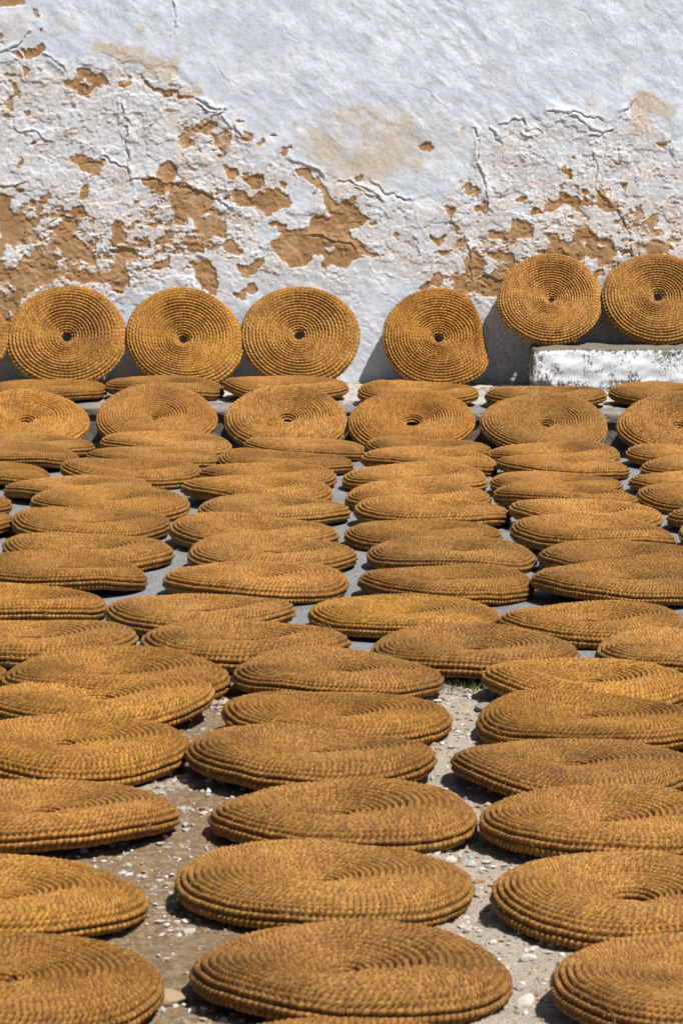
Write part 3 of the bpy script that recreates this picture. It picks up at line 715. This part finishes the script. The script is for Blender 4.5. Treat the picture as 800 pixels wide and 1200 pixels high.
MATS = []
def mat(key, D, x, y, rot=0.0, pitch=0.0, roll=0.0, rest=0.0, lean=None, fibre=True, squash=1.0, label='', group='', lift=0.0):
    """rot about the mat's own axis, pitch tips the face towards the camera, roll raises the left rim.
    rest = height it stands on; lean=('wall', y) or ('kerb',) slides it back until it touches."""
    v = VAR[key]
    sc = D/(2*R0)
    Rm = Euler((math.radians(pitch), math.radians(roll), 0), 'XYZ').to_matrix() @ Matrix.Diagonal((1, squash, 1)) @ Matrix.Rotation(math.radians(rot), 3, 'Z')
    A = np.array(Rm)*sc
    W_ = v['pts'] @ A.T
    if callable(rest):
        W0 = W_ + np.array([x, y, 0]); hz, _ = rest(W0[:, 0], W0[:, 1]); z = float(np.max(np.sort(hz - W0[:, 2])[-40:-10]))
    else: z = rest - float(np.sort(W_[:, 2])[8])
    z += lift
    if lean and lean[0] == 'wall':
        y = lean[1] - float(np.sort(W_[:, 1])[-8])
    if lean and lean[0] == 'kerb':
        for _ in range(400):                                     # slide towards the kerb until the underside meets its edge
            yy = W_[:, 1] + y + .004; ins = (yy > kerb_y(W_[:, 0] + x)) & (W_[:, 2] + z < LEDGE_Z + .001)
            if ins.sum() > 6: break
            y += .003
    Mw = Matrix.Translation((x, y, z)) @ (Rm.to_4x4() @ Matrix.Diagonal((sc, sc, sc, 1)))
    e = bpy.data.objects.new('straw_mat', None); COL.objects.link(e); e.empty_display_size = .1
    e.location = (x, y, z)
    e.rotation_euler = (math.radians(pitch), math.radians(roll), 0)
    loc = Matrix.Diagonal((sc, sc*squash, sc, 1)) @ Matrix.Rotation(math.radians(rot), 4, 'Z')
    for nm, me in (('upper_layer', v['up']), ('under_layer', v['low'])) + ((('stray_fibres', v['fib']),) if fibre else ()):
        o = bpy.data.objects.new(nm, me); COL.objects.link(o); o.parent = e
        if squash == 1.0:
            o.rotation_euler = (0, 0, math.radians(rot)); o.scale = (sc, sc, sc)
        else:
            o.matrix_parent_inverse = loc
        if nm == 'stray_fibres': o['kind'] = 'stuff'
    tag(e, label, 'mat', group)
    return e

ORD = ['', 'first', 'second', 'third', 'fourth', 'fifth', 'sixth', 'seventh', 'eighth', 'ninth', 'tenth', 'eleventh', 'twelfth', 'thirteenth', 'fourteenth', 'fifteenth', 'sixteenth', 'seventeenth']
COLS = {1: 'far left column', 2: 'second column from the left', 3: 'third column from the left', 4: 'third column from the right', 5: 'second column from the right', 6: 'far right column'}
FLAT = [
    (1, 1, -1.481, 16.002, 0.586),
    (1, 2, -1.499, 15.317, 0.589),
    (1, 3, -1.581, 14.688, 0.569),
    (1, 4, -1.653, 13.543, 0.589),
    (1, 5, -1.584, 12.963, 0.609),
    (1, 6, -1.273, 9.518, 0.601),
    (2, 1, -0.839, 15.923, 0.620),
    (2, 2, -0.863, 15.317, 0.620),
    (2, 3, -0.933, 14.707, 0.632),
    (2, 4, -1.123, 14.125, 0.624),
    (2, 5, -0.947, 13.533, 0.642),
    (2, 6, -0.975, 12.889, 0.616),
    (2, 7, -0.931, 12.108, 0.627),
    (2, 8, -0.981, 11.498, 0.611),
    (2, 9, -1.079, 10.834, 0.596),
    (2, 10, -0.941, 10.094, 0.608),
    (2, 11, -0.654, 9.490, 0.656),
    (2, 12, -0.682, 9.094, 0.649),
    (2, 13, -0.704, 8.415, 0.619),
    (2, 14, -0.693, 7.656, 0.614),
    (2, 15, -0.696, 6.821, 0.576),
    (2, 16, -0.632, 6.109, 0.574),
    (3, 1, -0.170, 15.845, 0.584),
    (3, 2, -0.253, 15.156, 0.601),
    (3, 3, -0.330, 14.576, 0.599),
    (3, 4, -0.358, 13.979, 0.628),
    (3, 5, -0.273, 13.373, 0.608),
    (3, 6, -0.335, 12.635, 0.637),
    (3, 7, -0.252, 12.017, 0.603),
    (3, 8, -0.297, 11.355, 0.624),
    (3, 9, -0.457, 10.634, 0.610),
    (3, 10, -0.290, 10.014, 0.632),
    (3, 11, -0.010, 9.480, 0.599),
    (3, 12, -0.012, 8.895, 0.601),
    (3, 13, -0.076, 8.304, 0.618),
    (3, 14, 0.002, 7.638, 0.607),
    (3, 15, -0.036, 6.966, 0.615),
    (3, 16, 0.018, 6.226, 0.593),
    (3, 17, 0.026, 5.558, 0.565),
    (4, 1, 0.416, 15.806, 0.579),
    (4, 2, 0.399, 15.102, 0.604),
    (4, 3, 0.323, 14.489, 0.617),
    (4, 4, 0.318, 13.833, 0.603),
    (4, 5, 0.364, 13.240, 0.617),
    (4, 6, 0.316, 12.653, 0.593),
    (4, 7, 0.400, 12.017, 0.607),
    (4, 8, 0.358, 11.314, 0.586),
    (4, 9, 0.208, 10.599, 0.602),
    (4, 10, 0.397, 9.916, 0.624),
    (4, 11, 0.705, 9.407, 0.597),
    (4, 12, 0.668, 8.818, 0.613),
    (4, 13, 0.582, 8.230, 0.606),
    (4, 14, 0.618, 7.546, 0.596),
    (4, 15, 0.611, 6.843, 0.590),
    (4, 16, 0.687, 6.091, 0.588),
    (5, 1, 0.990, 15.577, 0.606),
    (5, 2, 0.998, 14.961, 0.591),
    (5, 3, 0.926, 14.302, 0.568),
    (5, 4, 0.932, 13.739, 0.586),
    (5, 5, 0.972, 13.153, 0.605),
    (5, 6, 0.953, 12.511, 0.631),
    (5, 7, 1.017, 11.905, 0.616),
    (5, 8, 0.955, 11.255, 0.610),
    (5, 9, 0.797, 10.477, 0.582),
    (5, 10, 1.070, 9.861, 0.598),
    (6, 1, 1.621, 15.539, 0.581),
    (6, 2, 1.656, 14.961, 0.587),
    (6, 3, 1.535, 14.360, 0.563),
    (6, 4, 1.517, 13.775, 0.559),
    (6, 5, 1.590, 13.103, 0.579),
    (6, 6, 1.584, 12.532, 0.593),
]
SPECIAL = {
    (3, 17): 'nearest mat of all, only its back rim showing at the bottom of the picture',
    (3, 16): 'nearest whole mat, lying on stony dirt at the bottom centre',
    (2, 16): 'nearest mat in the lower left corner, beside the flat tan stone',
    (4, 16): 'nearest mat in the lower right corner, cut off by the frame',
    (4, 15): 'flat mat with a dark open centre hole, second from the front on the right',
    (3, 15): 'middle mat with its left rim lifted over deep shade, second from the front',
    (2, 15): 'flat mat second from the front at the left edge',
    (2, 12): 'sagging mat with its right end curled up, overlapping the mat behind it on the left',
    (2, 11): 'mat partly covered by the curled mat in front, on the left at the concrete edge',
    (1, 6): 'thin sliver of a mat at the left edge, beside the overlapped pair',
    (4, 11): 'low mat with dark rim just right of the grass tuft at the concrete edge',
    (3, 14): 'flat mat on dirt in the middle, third from the front',
    (4, 14): 'flat mat with a small dark centre slit, third from the front on the right',
}
rg = random.Random(4)
GROUND = lambda X, Y: ground_h(X, Y)
for n, (c, i, x, y, D) in enumerate(FLAT):
    key = rg.choice([0, 1, 2, 3, 4, 5, 6])
    rot = rg.uniform(0, 360); pitch = rg.uniform(-.5, .9); roll = rg.uniform(.4, 2.6); lift = 0.0
    if i == 1: y -= .10
    if (c, i) == (2, 12): key = 'curl'; rot = -8; pitch = .8; roll = -.8; lift = .006
    if (c, i) == (3, 15): roll = 3.0; pitch = 2
    if (c, i) == (4, 15): key = 'dished'; roll = 1.0; pitch = 2.0
    if (c, i) == (3, 16): roll = 2.2; pitch = .8
    if (c, i) == (4, 11): roll = 1.5; pitch = 0
    lab = SPECIAL.get((c, i), 'flat round straw mat, %s from the kerb in the %s' % (ORD[i], COLS[c]))
    mat(key, D, x, y, rot, pitch, roll, GROUND, None, y < 12.5, 1.0, lab, 'mats lying flat on the ground', lift)

def scraps():
    rs = np.random.RandomState(8); P = []; F = []
    for _ in range(900):
        x = rs.uniform(-1.5, 1.5); y = rs.uniform(5.6, 13.5) if rs.rand() < .5 else rs.uniform(5.6, 9.6)
        a = rs.uniform(0, 6.28); L = rs.uniform(.008, .035); w = .0007
        z = float(ground_h(np.array([x]), np.array([y]))[0][0]) + .002
        d = np.array([math.cos(a), math.sin(a), 0])*L; b = np.array([-math.sin(a), math.cos(a), rs.uniform(-.2, .2)])*rs.uniform(-.25, .25)*L
        n_ = np.array([-math.sin(a), math.cos(a), 0])*w; up = np.array([0, 0, w*1.4]); p0 = np.array([x, y, z]); k = len(P)
        for q, off in ((0, 0), (.5, 1), (1, 0)): c = p0 + d*q + b*off + up*(1 + off*2); P += [c - n_, c + n_, c + up]
        for s_ in (0, 3): F += [(k+s_, k+s_+1, k+s_+4, k+s_+3), (k+s_+1, k+s_+2, k+s_+5, k+s_+4), (k+s_+2, k+s_, k+s_+3, k+s_+5)]
    tag(link('straw_scraps', np_mesh('straw_scraps', np.array(P), np.array(F)), M_FIBRE), 'broken bits of straw fallen on the ground between the mats', 'straw', kind='stuff')
scraps()

# flat mats on the raised step
STEP = [(-1.504, 16.948, .610, 'leftmost flat mat on the step, in front of the first propped mats'),
        (-.905, 16.998, .603, 'second flat mat from the left on the step'),
        (-.283, 16.948, .619, 'third flat mat from the left on the step, below the round upright mat'),
        (.386, 16.656, .600, 'flat mat on the step below the mat with the folded right side'),
        (1.018, 16.561, .605, 'flat mat on the step just below the left end of the white block'),
        (1.650, 16.656, .609, 'rightmost flat mat on the step, in front of the white block')]
for k, (x, y, D, lab) in enumerate(STEP):
    mat([2, 5, 0, 4, 3, 6][k], D, x, y, rg.uniform(0, 360), rg.uniform(.3, 1.5), rg.uniform(.2, 1.6), LEDGE_Z + .004, None, False, 1.0, lab, 'mats lying flat on the step')

# mats propped on the kerb edge
KERB = [(-1.541, .590, 'mat propped on the kerb at the far left, cut off by the frame'),
        (-.906, .590, 'mat propped on the kerb, second from the left, sloping with a slit-like hole'),
        (-.272, .602, 'mat propped on the kerb with a clear black hole, third from the left'),
        (.339, .602, 'dark mat propped on the kerb with a creased low hole, fourth from the left'),
        (.976, .598, 'mat propped on the kerb, second from the right, below the white block corner'),
        (1.614, .594, 'mat propped on the kerb at the far right edge')]
for k, (x, D, lab) in enumerate(KERB):
    mat(['leanB', 1, 'leanB', 'dished', 4, 'leanC'][k], D, x, 15.9, [20, 100, 170, 250, 310, 200][k], [23, 24, 24.5, 23, 22, 23][k], [0, 1, 1, -1, 2, 0][k], 0.0, ('kerb',), False, 1.0, lab, 'mats propped against the kerb')

# mats leaning on the wall
WALLM = [(-2.103, .619, 'leanB', 60, 31, 0, LEDGE_Z, 'edge of an upright mat at the far left against the wall'),
         (-1.470, .619, 'leanA', 130, 29, 1, LEDGE_Z, 'upright mat against ochre wall patches, first whole one from the left'),
         (-.835, .615, 'leanB', 15, 31, 3, LEDGE_Z, 'upright mat leaning on the wall, second whole one from the left'),
         (-.223, .610, 'leanA', 300, 27, 0, LEDGE_Z, 'roundest upright mat with a dark stained middle, third whole one from the left'),
         (.528, .618, 'fold', 0, 30, 0, LEDGE_Z, 'upright mat with its right side folded back, alone beside bare white wall'),
         (1.111, .564, 'leanC', 200, 35, 0, BLOCK_Z, 'upright mat overhanging the left end of the white block'),
         (1.689, .583, 'leanD', 70, 35, -1, BLOCK_Z, 'upright mat on the white block with a diamond-shaped hole, cut by the right edge')]
for (x, D, key, rot, lean, roll, rest, lab) in WALLM:
    mat(key, D, x, 17.5, rot, 90 - lean, roll, rest, ('wall', WALL_Y - .006), False, .92 if key == 'fold' else .955, lab, 'mats leaning upright on the wall')
